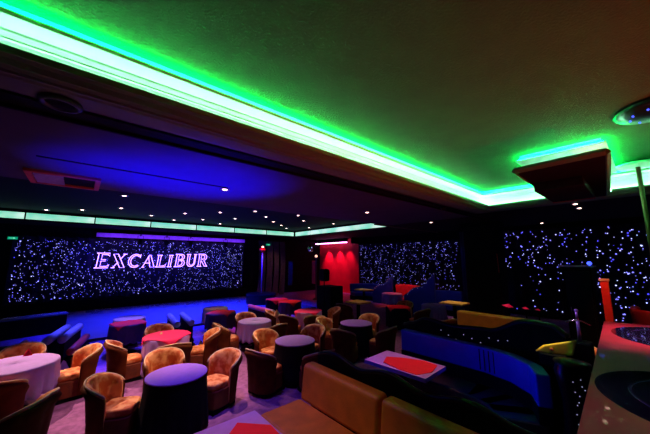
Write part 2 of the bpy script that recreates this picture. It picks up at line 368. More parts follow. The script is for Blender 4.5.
for i,(x,y,z,l) in enumerate(DL):
    r=place(dl,(x,y,z),0,'recessed ceiling spotlight, '+l,'recessed ceiling spotlights',copy=i>0)
    if i in (0,1,8,24): r.scale=(1.25,)*3
# ceiling air vent
vt=thing('air_vent',(-.32,7.0,CZ-.05),0,'copper-framed rectangular ceiling air vent with pale blades at the left','air vent')
f=MB().box(-.5,.5,-.5,-.42,0,.05).box(-.5,.5,.42,.5,0,.05).box(-.5,-.42,-.42,.42,0,.05).box(.42,.5,-.42,.42,0,.05)
f.build('frame',M['vent'],vt,bevel=.008)
MB().box(-.42,.42,-.42,.42,.04,.05).build('grille_back',M['black'],vt)
for i in range(7):
    MB().box(-.40,-.02,-.35+.11*i,-.29+.11*i,.005,.02,Matrix.Identity(4)).build('blade',M['ventblade'],vt)
# round vent on near soffit, dome camera, dark disc
sp=thing('ceiling_speaker',(-.27,3.5,CZ-.02),0,'round dark ceiling speaker with a faint green rim on the black beam, upper left','speaker')
MB().lathe([(.16,.02),(.16,-.01),(.12,-.02),(.11,.0)],28).build('rim',M['ventblade2'],sp,smooth=True)
MB().lathe([(.11,0),(.09,-.012),(.002,-.016)],24).build('grille',M['black'],sp,smooth=True)
cm=thing('dome_camera',(7.73,3.72,CZ-.068),0,'small black dome camera on the beam left of the coffer corner','camera')
MB().lathe([(.07,.07),(.075,.03),(.06,.0),(.035,-.035),(.002,-.045)],18).build('dome',M['gloss'],cm,smooth=True)
MB().lathe([(.09,.07),(.09,.05),(.07,.045)],18).build('base',M['black'],cm)
dd=thing('ceiling_disc_light',(5.85,-.30,TZ-.06),0,'dark oval ceiling fitting dotted with blue lamps at the upper right','ceiling light')
MB().lathe([(.42,.06),(.44,.02),(.40,-.02),(.2,-.05),(.002,-.06)],32).build('body',M['gloss'],dd,smooth=True)
for i in range(9):
    a=i*2*PI/9; MB().ball((.27*math.cos(a),.27*math.sin(a),-.05),.013,6).build('blue_lamp',M['bluelamp'],dd)
# dancing pole with its ceiling rose
pl=thing('dance_pole',(8.95,-.05,0),0,'tall brass dancing pole with a round white ceiling plate behind the counter at right','pole')
MB().tube([(0,0,.02),(0,0,TZ-.02)],.04,14).build('pole',M['brass'],pl,smooth=True)
MB().lathe([(.06,TZ),(.36,TZ-.07),(.37,TZ-.10),(.34,TZ-.11),(.05,TZ-.13)],36).build('ceiling_plate',M['cornice'],pl,smooth=True)
MB().lathe([(.22,0),(.22,.03),(.06,.06)],24).build('base_plate',M['brass'],pl,smooth=True)
# ---------------------------------------------------------------- armchair
def ushell(a0,a1,rin,rout,zb,zt_fn,flare,n=28):
    v=[];f=[]
    for i in range(n+1):
        a=R(a0+(a1-a0)*i/n); c,s_=math.cos(a),math.sin(a); zt=zt_fn(math.degrees(a))
        fl=flare*max(0,-s_)
        ex=1.0; 
        sq=.94+.10*abs(math.sin(2*a))       # squarish plan
        ring=[(rin,zb),(rout,zb),(rout+.01,zb+.3*(zt-zb)),(rout+fl*.6,zb+.8*(zt-zb)),(rout+fl+.02,zt-.03),(rout+fl,zt+.005),(rout+fl-.03,zt+.015),(rin+fl*.8,zt-.02),(rin+fl*.4,zb+.7*(zt-zb)),(rin,zb+.35*(zt-zb))]
        for r,z in ring: v.append((r*c*sq,r*s_*sq,z))
    k=10
    for i in range(n):
        for j in range(k): f.append((i*k+j,i*k+(j+1)%k,(i+1)*k+(j+1)%k,(i+1)*k+j))
    f.append(tuple(range(k))); f.append(tuple(n*k+j for j in range(k))[::-1])
    return v,f
def make_chair():
    t=thing('armchair',(0,0,0),0,'x','armchair')
    MB().prism([(-.22,-.22),(.22,-.22),(.23,.25),(-.23,.25)],.0,.06).build('plinth',M['black'],t)
    # seat block
    sb=[]
    for i in range(24):
        a=2*PI*i/24; c,s_=math.cos(a),math.sin(a); q=1/max(abs(c),abs(s_))**.55
        sb.append((.245*c*q,.245*s_*q+.02))
    MB().prism(sb,.06,.33).build('seat_base',M['fabric_dark'],t,bevel=.02)
    cs=[(x*.9,y*.9+.03) for x,y in sb]
    MB().prism(cs,.33,.43).build('seat_cushion',M['fabric'],t,bevel=.035,seg=3)
    zt=lambda d: .60+.17*max(0,math.cos(R((d+90))))**.7 if math.cos(R(d+90))>0 else .58
    zt=lambda d: .54+.25*max(0,math.cos(R(d+90)))**.6
    v,f=ushell(-172,-8,.225,.285,.07,zt,.09)
    MB().add(v,f).build('backrest',M['fabric'],t,smooth=True,sub=1)
    v,f=ushell(-174,-6,.287,.303,.075,lambda d: zt(d)-.03,.092)
    MB().add(v,f).build('outer_back',M['shell'],t,smooth=True)
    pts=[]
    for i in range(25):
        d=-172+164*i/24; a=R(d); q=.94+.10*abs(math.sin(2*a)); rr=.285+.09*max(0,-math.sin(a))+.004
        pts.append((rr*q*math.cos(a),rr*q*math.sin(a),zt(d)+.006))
    MB().tube(pts,.013,6).build('top_highlight',M['cream'],t,smooth=True)  # cream strip added for the highlight along the chair top
    return t
ch=make_chair()
CH=[(-.02,6.98,-167,'orange patterned tub armchair at the right end of the large left table'),
(-.40,5.10,150,'orange-topped tub armchair nearest the camera at bottom left, seen from behind'),
(-.66,6.32,87,'rust tub armchair near the large left table, cut by the picture edge'),
(-.60,7.75,-86,'tub armchair behind the large left table with only its lit top showing'),
(1.02,7.22,2,'orange tub armchair standing sideways left of the pink-topped scalloped table'),
(1.62,6.58,82,'dark-backed tub armchair on the near side of the pink-topped front table'),
(2.14,6.98,-195,'orange tub armchair right of the pink-topped front table'),
(1.66,7.82,-91,'tub armchair behind the pink-topped front table, only its curved top lit'),
(1.3,5.62,-93,'violet-lit tub armchair behind the big dark-skirted purple table'),
(.72,5.0,-27,'dark-backed tub armchair left of the big dark-skirted purple table'),
(1.90,4.98,-158,'orange tub armchair right of the big dark-skirted purple table'),
(3.12,7.34,-4,'orange tub armchair left of the lilac-draped round table'),
(3.90,7.85,-98,'tub armchair behind the lilac-draped round table'),
(3.92,6.70,95,'dark-backed tub armchair on the near right side of the lilac-draped table'),
(4.95,8.02,-30,'pale-lit tub armchair holding a cream napkin, left of the far pink table'),
(4.98,7.25,15,'shadowed tub armchair left of the far pink round table'),
(6.42,7.25,157,'cream and orange tub armchair right of the far pink round table'),
(5.50,6.80,57,'shadowed tub armchair on the near side of the far pink round table'),
(3.40,5.76,-80,'orange-lit tub armchair behind the middle purple table at its left'),
(2.90,4.92,13,'tall dark-backed tub armchair left of the middle purple table'),
(4.30,5.48,-162,'orange tub armchair right of the middle purple table'),
(3.50,4.36,83,'shadowed tub armchair on the near side of the middle purple table'),
(5.35,5.92,-66,'orange tub armchair at the left behind the right purple table'),
(6.40,5.52,-164,'orange tub armchair at the right of the right purple table'),
(5.02,5.0,15,'black-looking tub armchair near left of the right purple table'),
(5.80,4.60,95,'black-looking tub armchair on the near side of the right purple table'),
(7.70,7.66,15,'small shadowed orange tub armchair left of the yellow square table'),
(7.86,4.02,70,'tub armchair with a pale top seen over the wavy black partition'),
(8.75,5.30,85,'shadowed tub armchair before the red-topped round table'),
(9.45,6.30,200,'shadowed tub armchair right of the red-topped round table'),
(7.05,1.10,160,'tan tub armchair between the crystal partition end and the counter'),
]
TB=[(1.26,4.75,.46),(3.55,5.02,.46),(5.69,5.28,.46),(5.8,7.48,.45),(1.65,7.2,.45),(3.8,7.28,.45),(-.60,6.88,.46),(3.56,9.07,.45),(8.65,6.02,.46)]
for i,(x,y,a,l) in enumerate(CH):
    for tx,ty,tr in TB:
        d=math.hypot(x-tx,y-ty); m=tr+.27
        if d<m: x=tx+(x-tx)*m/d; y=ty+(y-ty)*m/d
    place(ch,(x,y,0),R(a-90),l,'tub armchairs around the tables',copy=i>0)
# ---------------------------------------------------------------- round tables and cloths
def round_table(x,y,r,lab):
    t=thing('round_table',(x,y,0),0,lab,'table')
    MB().lathe([(r-.01,.70),(r,.705),(r,.725),(r-.01,.73)],40).build('tabletop',M['wood'],t)
    MB().tube([(0,0,.03),(0,0,.70)],.045,14).build('pedestal',M['black'],t,smooth=True)
    MB().lathe([(.24,0),(.24,.02),(.05,.06)],24).build('foot',M['black'],t,smooth=True)
    return t
def cloth(x,y,r,drop,nf,amp,m,lab,z=.732,flare=.0):
    prof=[(.001,z+.004),(r*.5,z+.004),(r-.01,z+.004),(r+.008,z-.004),(r+.014,z-.03)]
    for i in range(1,7): prof.append((r+.016+flare*i/6,z-.03-drop*i/6))
    ph=random.random()*6
    def fn(rr,zz,t):
        k=max(0,(z-.03-zz)/drop) if zz<z-.03 else 0
        return rr+amp*k*math.cos(nf*t+ph)+amp*.4*k*math.cos(nf*2.3*t+1), zz-.012*k*math.cos(nf*t+ph)
    mb=MB().lathe(prof,nf*8,None,cap=False,fn=fn)
    o=mb.build('tablecloth',m,loc=(x,y,0),smooth=True)
    s=o.modifiers.new('solid','SOLIDIFY'); s.thickness=.004; s.offset=1
    return tag(o,lab,'tablecloth')
def topper(x,y,r,half,rot,m,lab,z=.742,clr=.024):
    n=24; v=[];f=[]
    for i in range(n+1):
        for j in range(n+1):
            a=(-1+2*i/n)*half; b=(-1+2*j/n)*half
            px=a*math.cos(rot)-b*math.sin(rot); py=a*math.sin(rot)+b*math.cos(rot)
            d=math.hypot(px,py); zz=0
            R_=r+clr
            if d>R_: e=d-R_; k=(R_+.012+.05*e)/d; px*=k;py*=k; zz=-e
            v.append((px,py,z+zz))
    for i in range(n):
        for j in range(n): f.append((i*(n+1)+j,(i+1)*(n+1)+j,(i+1)*(n+1)+j+1,i*(n+1)+j+1))
    o=MB().add(v,f).build('table_topper',m,loc=(x,y,0),smooth=True)
    s=o.modifiers.new('solid','SOLIDIFY'); s.thickness=.004; s.offset=1
    return tag(o,lab,'tablecloth')
def disc_topper(x,y,r,m,lab,z=.742):
    o=MB().lathe([(.001,z),(r,z),(r+.012,z-.004),(r+.014,z-.02),(r+.004,z-.018),(.001,z-.003)],44,cap=False).build('table_topper',m,loc=(x,y,0),smooth=True)
    return tag(o,lab,'tablecloth')
for (x,y,r,l) in [(1.26,4.75,.385,'big purple table at the front left'),(3.55,5.02,.385,'purple table in the middle of the room'),(5.69,5.28,.395,'purple table at the right of the room')]:
    round_table(x,y,r-.01,'pedestal table beneath the '+l)
    cloth(x,y,r,.66,14,.012,M['blackcloth'],'black skirt cloth of the '+l,flare=.06)
    disc_topper(x,y,r+.012,M['purple'],'round purple top cloth on the '+l)
for (x,y,r,l,m,c,half,rot,tl) in [
 (5.8,7.48,.42,'far pink table',M['lilac'],M['pinkcloth'],.40,.6,'pink cloth on the far round table behind the middle purple one'),
 (1.65,7.2,.43,'front pink table',M['lilac'],M['pinkcloth'],.44,.75,'bright pink square cloth on the front left scalloped round table'),
 (3.56,9.07,.43,'red table right of the blue stage benches',M['shadelilac'],M['redcloth'],.37,.8,'red square cloth with a hanging corner, before the beige table at mid stage'),
 (1.15,9.18,.385,'red table at the stage edge left',M['shadelilac'],M['redcloth'],.36,.2,'red cloth on the left stage-edge table'),
 (6.45,10.50,.42,'farthest red table by the drapes',M['blackcloth'],M['redcloth'],.44,.2,'red cloth on the farthest table, left of the overlapping pair by the drapes'),
 (6.5,9.58,.42,'nearer red table by the drapes',M['shadelilac'],M['redcloth'],.42,.5,'red cloth on the nearer table of the overlapping pair by the drapes'),
 (8.65,6.02,.40,'red-topped table near the wavy partition',M['blackcloth'],M['redcloth'],.38,.8,'red cloth on the round table before the middle booths')]:
    round_table(x,y,r-.01,'round pedestal table under the '+('black' if m is M['blackcloth'] else 'lilac')+' cloth, '+l)
    cloth(x,y,r,.6 if m is M['blackcloth'] else .40,15,.022,m,('black' if m is M['blackcloth'] else 'lilac')+' folded tablecloth hanging on the '+l)
    topper(x,y,r,half,rot,c,tl)
for (x,y,r,l,m) in [(3.8,7.28,.425,'plain lilac round table in the middle left',M['lilac']),(-.60,6.88,.52,'large lilac round table at the left edge',M['lilac']),(3.75,10.08,.39,'beige table behind the red one at mid stage',M['tancloth']),(1.28,9.99,.37,'beige table at the left stage edge',M['tancloth']),(11.76,8.5,.47,'purple table in the red curved booth',M['purple']),(10.0,5.42,.40,'purple table beside the bright yellow one',M['purple'])]:
    round_table(x,y,r-.01,'pedestal table beneath the '+l)
    cloth(x,y,r,.42,15,.032,m,'scalloped cloth on the '+l)
# square yellow tables of the booths
def square_table(x,y,sx,sy,rz,m,lab,clab,z=.72):
    t=thing('square_table',(x,y,0),rz,lab,'table')
    MB().box(-sx,sx,-sy,sy,z-.03,z).build('tabletop',M['wood'],t,bevel=.008)
    MB().box(-.05,.05,-.05,.05,.03,z-.03).build('pedestal',M['black'],t)
    MB().box(-.22,.22,-.22,.22,0,.03).build('foot',M['black'],t,bevel=.01)
    mb=MB().box(-sx-.01,sx+.01,-sy-.01,sy+.01,z+.001,z+.006)
    mb.box(-sx-.014,-sx-.01,-sy-.01,sy+.01,z-.05,z+.006).box(sx+.01,sx+.014,-sy-.01,sy+.01,z-.05,z+.006).box(-sx-.01,sx+.01,-sy-.014,-sy-.01,z-.05,z+.006).box(-sx-.01,sx+.01,sy+.01,sy+.014,z-.05,z+.006)
    c=mb.build('tablecloth',m,loc=(x,y,0)); c.rotation_euler=(0,0,rz); tag(c,clab,'tablecloth')
square_table(8.6,7.85,.33,.36,.0,M['yellowcloth'],'square pedestal table under the nearer yellow cloth','yellow cloth on the square table in the middle distance')
square_table(12.2,10.7,.33,.4,.0,M['yellowcloth'],'square pedestal table under the farthest yellow cloth by the blue booth','yellow cloth on the farthest table, before the far blue booth')
square_table(11.2,5.2,.36,.42,.0,M['yellowcloth'],'square pedestal table under the bright yellow cloth beside the black column','bright yellow cloth on the table beside the black column')
square_table(1.27,2.62,.37,.46,.0,M['lilac'],'square pedestal table at the bottom edge before the tan sofa','lilac cloth on the square table at the bottom edge',z=.72)
square_table(4.17,2.83,.33,.53,R(3),M['lilac'],'square pedestal table in the dark booth between the partitions','lilac cloth on the square table between the two black partitions')
def flat_cloth(poly,z,m,lab):
    o=MB().prism(poly,z,z+.005).build('table_topper',m); return tag(o,lab,'tablecloth')
flat_cloth([(1.40,2.98),(1.64,2.72),(1.60,2.2),(1.02,2.22),(1.0,2.62)],.729,M['redcloth'],'scarlet cloth laid askew on the bottom edge table')
flat_cloth([(4.18,3.18),(4.33,2.98),(4.49,2.63),(4.45,2.40),(4.14,2.32),(3.88,2.42),(3.86,2.70),(3.92,3.05)],.729,M['redcloth'],'scarlet cloth laid diagonally on the table between the black partitions')
# ---------------------------------------------------------------- foreground tan sofa
so=thing('sofa',(2.4,2.2,0),0,'tan leather bench sofa with two back panels in the foreground','sofa')
MB().box(-.45,.22,-1.6,1.28,.0,.26).build('base',M['black'],so)
for a,b in ((-1.6,-.12),(-.11,1.30)):
    MB().box(-.47,.18,a,b,.27,.45).build('seat_cushion',M['tan'],so,bevel=.05,seg=4)
tl=Matrix.Shear('XZ',4,(.13,0))
for a,b in ((-1.6,-.10),(-.085,1.30)):
    mb=MB(); mb.box(.16,.36,a,b,.42,.90); 
    o=mb.build('back_cushion',M['tan'],so,bevel=.06,seg=4)
    for vx in o.data.vertices: vx.co.x+= (vx.co.z-.42)*.12
MB().box(.36,.44,-1.6,1.28,0,.84).build('back_frame',M['black'],so)
# wavy partitions
def partition(path,zfn,thick,name,lab,cat,studs):
    """path: plan polyline; solid panel with a wavy top and lacquer rail"""
    t=thing(name,(path[0][0],path[0][1],0),0,lab,cat)
    o0=Vector((path[0][0],path[0][1],0)); P=[Vector((a,b,0)) for a,b in path]
    # resample
    L=[0]
    for i in range(1,len(P)): L.append(L[-1]+(P[i]-P[i-1]).length)
    def at(s):
        for i in range(1,len(P)):
            if s<=L[i]+1e-6: 
                k=(s-L[i-1])/(L[i]-L[i-1]); return P[i-1].lerp(P[i],k),(P[i]-P[i-1]).normalized()
        return P[-1],(P[-1]-P[-2]).normalized()
    n=60;v=[];f=[];top=[]
    for i in range(n+1):
        s=L[-1]*i/n; p,d=at(s); nr=Vector((-d.y,d.x,0))*thick/2; z=zfn(s/L[-1])
        for q in (p-nr,p+nr): v+= [tuple(q-o0),tuple(q-o0+Vector((0,0,z)))]
        top.append(tuple(p-o0+Vector((0,0,z+.01))))
    for i in range(n):
        a=i*4;b=a+4
        f+=[(a,b,b+1,a+1),(a+2,a+3,b+3,b+2),(a+1,b+1,b+3,a+3),(a,a+2,b+2,b)]
    f+=[(0,1,3,2),(n*4,n*4+2,n*4+3,n*4+1)]
    MB().add(v,f).build('panel',M['black'],t)
    MB().tube(top,thick*.45,8).build('top_rail',M['gloss'],t,smooth=True)
    for (k,dz) in studs:
        p,d=at(L[-1]*k); nr=Vector((-d.y,d.x,0))*(thick/2+.006)
        MB().octa(tuple(p-o0+nr*studs_side+Vector((0,0,zfn(k)-dz))),.011).build('crystal_stud',M['crystal'],t)
    return t
studs_side=-1
partition([(2.90,3.45),(2.90,.56)],lambda k:.99+.04*math.cos(k*2*PI*3.1-2.2)+.02*k,.08,'partition','black lacquered wavy-topped partition behind the tan sofa','partition',[])
pp=[(5.42,3.62),(5.42,1.9),(5.40,1.3),(5.2,.86)]
def z2(k):
    pts=[(0,1.0),(.06,1.05),(.19,1.19),(.36,1.14),(.6,1.18),(.8,1.41),(.93,1.42),(1,1.32)]
    for i in range(1,len(pts)):
        if k<=pts[i][0]:
            u=(k-pts[i-1][0])/(pts[i][0]-pts[i-1][0]); u=u*u*(3-2*u); return pts[i-1][1]*(1-u)+pts[i][1]*u
    return pts[-1][1]
studs_side=-1
partition(pp,z2,.10,'partition','black lacquered wavy partition with crystal studs behind the blue seat','partition',[(.30+.05*i,.10+.05*((i*37)%3)) for i in range(9)])
# crystal column end by the counter
ce=thing('partition_column',(4.35,.72,0),0,'black curvy column with crystal dots at the left of the counter','column')
def fnc(r,z,t): return r*(1+.0*t),z
MB().lathe([(.16,0),(.17,.3),(.13,.55),(.12,.8),(.145,1.0),(.17,1.14),(.15,1.2),(.17,1.24),(.05,1.26)],28).build('body',M['gloss'],ce,smooth=True)
for i in range(22):
    z=.45+.033*i; r=.15+.015*math.sin(z*8); a=R(205+18*math.sin(i*1.9)); MB().octa((r*math.cos(a)*1.05,r*math.sin(a)*1.05,z),.007).build('crystal_stud',M['crystal'],ce)
# decorative sword
sw=thing('toy_sword',(5.60,.80,0),0,'lilac metal sword hilt with curved crossguard standing left of the counter','sword')
MB().box(-.13,.13,-.13,.13,0,1.22).build('stand',M['black'],sw,bevel=.02)
MB().tube([(0,0,1.22),(0,0,1.50)],.022,8).build('blade',M['silverpurple'],sw,smooth=True)
MB().tube([(-.02,.13,1.47),(0,.07,1.50),(0,0,1.515),(0,-.07,1.50),(.02,-.14,1.46)],.012,8).build('crossguard',M['chrome'],sw,smooth=True)
MB().tube([(0,0,1.52),(0,0,1.63)],.016,8).build('grip',M['silverpurple'],sw,smooth=True)
MB().ball((0,0,1.65),.025,8).build('pommel',M['silverpurple'],sw,smooth=True)
# blue banquette
bb=thing('banquette',(4.9,2.2,0),0,'blue leather banquette curving along the second black partition','sofa')
bp=[(5.12,3.45),(5.12,1.9),(5.02,1.5),(4.75,1.15),(4.42,1.0)]
def ribbon(path,w0,w1,z0,z1,origin,tilt=0,n=40):
    P=[Vector((a,b,0)) for a,b in path]; L=[0]
    for i in range(1,len(P)): L.append(L[-1]+(P[i]-P[i-1]).length)
    v=[];f=[]
    for i in range(n+1):
        s=L[-1]*i/n
        for q in range(1,len(P)):
            if s<=L[q]+1e-6: break
        k=(s-L[q-1])/(L[q]-L[q-1]); p=P[q-1].lerp(P[q],k); d=(P[q]-P[q-1]).normalized()
        nr=Vector((d.y,-d.x,0))      # to the right of travel
        for (w,z) in ((w0,z0),(w1,z0),(w1,z1),(w0,z1)):
            e=p+nr*(w+tilt*(z-z0))-Vector(origin); v.append((e.x,e.y,z))
    for i in range(n):
        a=i*4;b=a+4
        for j in range(4): f.append((a+j,a+(j+1)%4,b+(j+1)%4,b+j))
    f+=[(0,1,2,3),(n*4,n*4+3,n*4+2,n*4+1)]
    return MB().add(v,f)
org=(4.9,2.2,0)
ribbon(bp,0,.6,.0,.25,org).build('base',M['black'],bb)
ribbon(bp,0,.62,.25,.43,org).build('seat_cushion',M['greyleather'],bb,bevel=.04,seg=3)
ribbon(bp,-.06,.10,.62,1.0,org).build('backrest',M['blueleather'],bb,bevel=.04,seg=3)
ribbon(bp,-.04,.10,.43,.62,org).build('lumbar_panel',M['black'],bb)
for i in range(6):
    y=1.62+.07*i if i<6 else 0
    MB().tube([(5.0-4.9-.015*(5-i)*.4,y-2.2,.66),(5.0-4.9-.015*(5-i)*.4,y-2.2,.97)],.008,6).build('seam',M['black'],bb)
# mustard sofa
ms=thing('sofa',(7.8,2.75,0),0,'mustard leather sofa back showing above the wavy partition','sofa')
MB().box(-.12,.12,-1.05,.78,.38,1.05).build('backrest',M['mustard'],ms,bevel=.05,seg=3)
MB().box(-.75,-.12,-1.05,.78,.22,.42).build('seat_cushion',M['mustard'],ms,bevel=.05,seg=3)
MB().box(-.7,.1,-1.03,.76,0,.22).build('base',M['black'],ms)
sb2=MB().box(4.84,5.10,.86,1.14,0,1.14).build('pedestal_block',M['black'],bevel=.01); tag(sb2,'small black block under the yellow cushion beside the partition end','block')
yc=thing('cushion',(4.97,1.00,1.14),R(20),'bright yellow cushion with an orange button before the partition end','cushion')
MB().add([(-.04,-.2,0),(.04,-.2,0),(.04,.2,0),(-.04,.2,0),(-.03,-.26,.20),(.03,-.26,.20),(.03,.1,.09),(-.03,.1,.09)],[(0,3,2,1),(4,5,6,7),(0,1,5,4),(1,2,6,5),(2,3,7,6),(3,0,4,7)]).build('pad',M['yellow'],yc,bevel=.015)
MB().ball((-.045,.02,.06),.02,6).build('button',M['fabric'],yc)
# yellow stool cushions
ys=thing('ottoman',(8.1,1.35,0),0,'bright yellow padded ottoman seen between the partition end and the sword','ottoman')
MB().box(-.5,.5,-.22,.24,.25,.5).build('cushion',M['yellow'],ys,bevel=.06,seg=3)
MB().box(-.46,.46,-.19,.2,0,.25).build('base',M['black'],ys)
# ---------------------------------------------------------------- counter
bar=thing('counter',(5.0,-.4,0),0,'glossy reddish counter top with dark round glass inlays at the lower right','counter')
def relp(poly): return [(a-5.0,b+.4) for a,b in poly]
MB().prism(relp([(1.9,.43),(7.88,.73),(8.35,-1.6),(1.9,-1.6)]),1.15,1.2).build('countertop',M['bar'],bar,bevel=.01)
MB().prism(relp([(2.0,.36),(7.8,.65),(8.2,-1.5),(2.0,-1.5)]),0,1.15).build('body',M['black'],bar)
for cx,cy,ro,ri in ((4.04,-.38,.88,.64),(6.95,-.38,.95,.74)):
    MB().lathe([(ro,1.2),(ro,1.203),(ri,1.203),(ri,1.2)],64,Matrix.Translation((cx-5,cy+.4,0)),cap=False).build('glass_ring',M['glassdark'],bar)
    MB().lathe([(ri+.012,1.2),(ri+.01,1.206),(ri-.01,1.206),(ri-.012,1.2)],64,Matrix.Translation((cx-5,cy+.4,0)),cap=False).build('ring_edge',M['glassrim'],bar)
    MB().lathe([(ri-.012,1.2),(ri-.012,1.2025),(.002,1.2025)],64,Matrix.Translation((cx-5,cy+.4,0)),cap=False).build('glass_disc',M['glassdark'],bar)
rp=thing('post',(9.2,.75,0),0,'leaning-looking red square post with a pale cap behind the counter','post')
MB().box(-.055,.055,-.07,.07,0,1.9).build('shaft',M['redpost'],rp,bevel=.01)
MB().box(-.07,.07,-.09,.09,1.9,1.95).build('cap',M['cream'],rp,bevel=.008)
rs=thing('tub_sofa',(10.6,-.25,0),0,'dark red curved sofa back behind the counter at the right edge','sofa')
v,f=ushell(60,290,.62,.74,.1,lambda d:1.2,.04)
MB().add(v,f).build('backrest',M['redleather'],rs,smooth=True)
MB().lathe([(.6,0),(.62,.2),(.6,.44),(.5,.46)],32).build('seat_cushion',M['redleather'],rs,smooth=True)
cb=thing('cabinet',(9.9,1.25,0),0,'tall black cabinet with a thin pale top edge before the right star curtain','cabinet')
MB().box(-.3,.3,-.26,.30,0,2.2).build('body',M['black'],cb,bevel=.01)
MB().box(-.34,.34,-.30,.34,2.2,2.23).build('top_shelf',M['lilac'],cb)
dr=MB().box(-.312,-.302,-.22,.26,.15,2.1).build('door',M['gloss'],cb)
MB().tube([(-.325,.2,1.0),(-.325,.2,1.2)],.01,6).build('handle',M['chrome'],dr)
bl=MB().ball((9.75,1.02,2.29),.05,8).build('blue_lamp',M['bluelamp'],smooth=True); tag(bl,'small blue lamp on the right end of the black cabinet','lamp')
# small cocktail tables with pink napkins
for i,(x,y,l) in enumerate([(11.6,3.45,'leftmost and largest before the right star curtain'),(11.6,2.95,'middle one before the right star curtain'),(11.6,2.6,'dim rightmost one before the right star curtain')]):
    t=thing('cocktail_table',(x,y,0),0,'black cocktail table under the pink napkin, '+l.replace(' and largest',''),'table','cocktail tables')
    MB().lathe([(.14,.70),(.14,.72)],24).build('tabletop',M['black'],t)
    MB().tube([(0,0,.02),(0,0,.70)],.02,8).build('stem',M['black'],t); MB().lathe([(.15,0),(.03,.03)],20).build('foot',M['black'],t)
    s=[1,.6,.5][i]
    nb=MB().add([(-.16*s,-.02,0),(.14*s,-.1*s,0),(.18*s,.1*s,0),(-.08*s,.12*s,0),(0,0,.12*s),(-.2*s,.16*s,.08*s)],[(0,1,4),(1,2,4),(2,3,4),(3,0,4),(3,5,0),(3,2,1,0),(0,5,4),(3,4,5)])
    o=nb.build('napkin',M['pinkcloth'],loc=(x,y,.722)); tag(o,'pink folded napkin, '+l,'napkin','pink napkins on cocktail tables')
# ---------------------------------------------------------------- black column with drapes
cl=thing('column',(12.35,4.3,0),0,'square black column between the two right star curtains','column')
MB().box(-.35,.35,-.55,.70,0,CZ).build('shaft',M['black'],cl,bevel=.02)
MB().box(-.40,.40,-.60,.75,CZ-.2,CZ-.02).build('capital',M['black'],cl)
MB().tube([(-.38,-.52,1.9),(-.38,-.5,2.6)],.012,6).build('red_trim',M['redpost'],cl)
def drape(x,y,rz,w,h,m,lab,z0=.1,n=5,sway=.0):
    v=[];f=[];N=n*8
    for i in range(N+1):
        u=-w/2+w*i/N; o=.04*math.sin(2*PI*n*i/N)
        for j in range(7):
            z=z0+(h-z0)*j/6; k=1-.25*math.sin(PI*j/6)*sway
            for d in (0,.012): v.append((u*k+sway*.15*math.sin(PI*j/6),o+d,z))
    K=14
    for i in range(N):
        for j in range(6):
            a=i*K+j*2; b=a+K
            f+=[(a,b,b+2,a+2),(a+1,a+3,b+3,b+1)]
    o=MB().add(v,f).build('drape',m,loc=(x,y,0),smooth=True); o.rotation_euler=(0,0,rz)
    return tag(o,lab,'curtain')
drape(12.9,5.25,R(90),.6,3.6,M['drape'],'narrow blue drape hanging left of the black column',n=6)
for i,(x,w,l) in enumerate([(8.75,.5,'leftmost'),(9.3,.45,'second from left'),(9.8,.4,'third from left'),(10.3,.4,'rightmost')]):
    drape(x,16.2,0,w,3.55,M['brown_drape'],l+' of the brown striped drapes right of the stage',n=4,sway=.6)
drape(10.95,16.15,0,.32,2.25,M['drape'],'short bright blue drape right of the brown striped drapes',z0=.65,n=3)
# far dance pole podium
fp=thing('podium',(7.63,14.0,.07),0,'round podium with a pole and red-lit lamp head beside the stage curtain','podium')
MB().lathe([(.75,0),(.78,.04),(.78,.44),(.8,.5),(.02,.51)],40).build('base',M['gloss'],fp,smooth=False)
MB().tube([(0,0,.5),(0,0,2.95)],.025,10).build('pole',M['silverpurple'],fp,smooth=True)
lh=MB().lathe([(.02,2.70),(.12,2.76),(.2,2.86),(.06,2.94),(.02,3.0)],20).build('lamp_head',M['redcloth'],fp,smooth=True)
MB().ball((0,0,2.98),.05,8).build('bulb',M['bulb'],lh,smooth=True)
# mirror ball
mbz=thing('mirror_ball',(10.42,13.3,2.88),0,'small mirror ball hanging at the coffer corner left of the red wall','mirror ball')
MB().ball((0,0,.1),.17,10).build('ball',M['mirror'],mbz)
MB().tube([(0,0,.27),(0,0,BZ-2.8)],.008,6).build('rod',M['black'],mbz)
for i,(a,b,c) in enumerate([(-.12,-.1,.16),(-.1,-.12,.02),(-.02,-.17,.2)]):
    MB().octa((a,b,c),.03).build('glint',M['whiteglint'] if i else M['exit'],mbz)  # glowing bits set on the ball as painted glints
# exit signs
for (x,y,z,l) in [(-2.13,17.2,3.2,'small green exit sign high left of the stage curtain'),(9.1,16.0,3.25,'tiny green exit sign above the brown drapes')]:
    e=thing('exit_sign',(x,y,z),0,l,'exit sign')
    MB().box(-.14,.14,-.02,.02,0,.11).build('face',M['exit'],e)
    MB().box(-.10,.04,-.026,-.02,.05,.06).add([(.02,-.024,.03),(.02,-.024,.08),(.09,-.024,.055)],[(0,1,2)]).build('arrow_mark',M['exitmark'],e)
    MB().box(-.01,.01,-.01,.01,.11,CZ-z).build('bracket',M['black'],e)
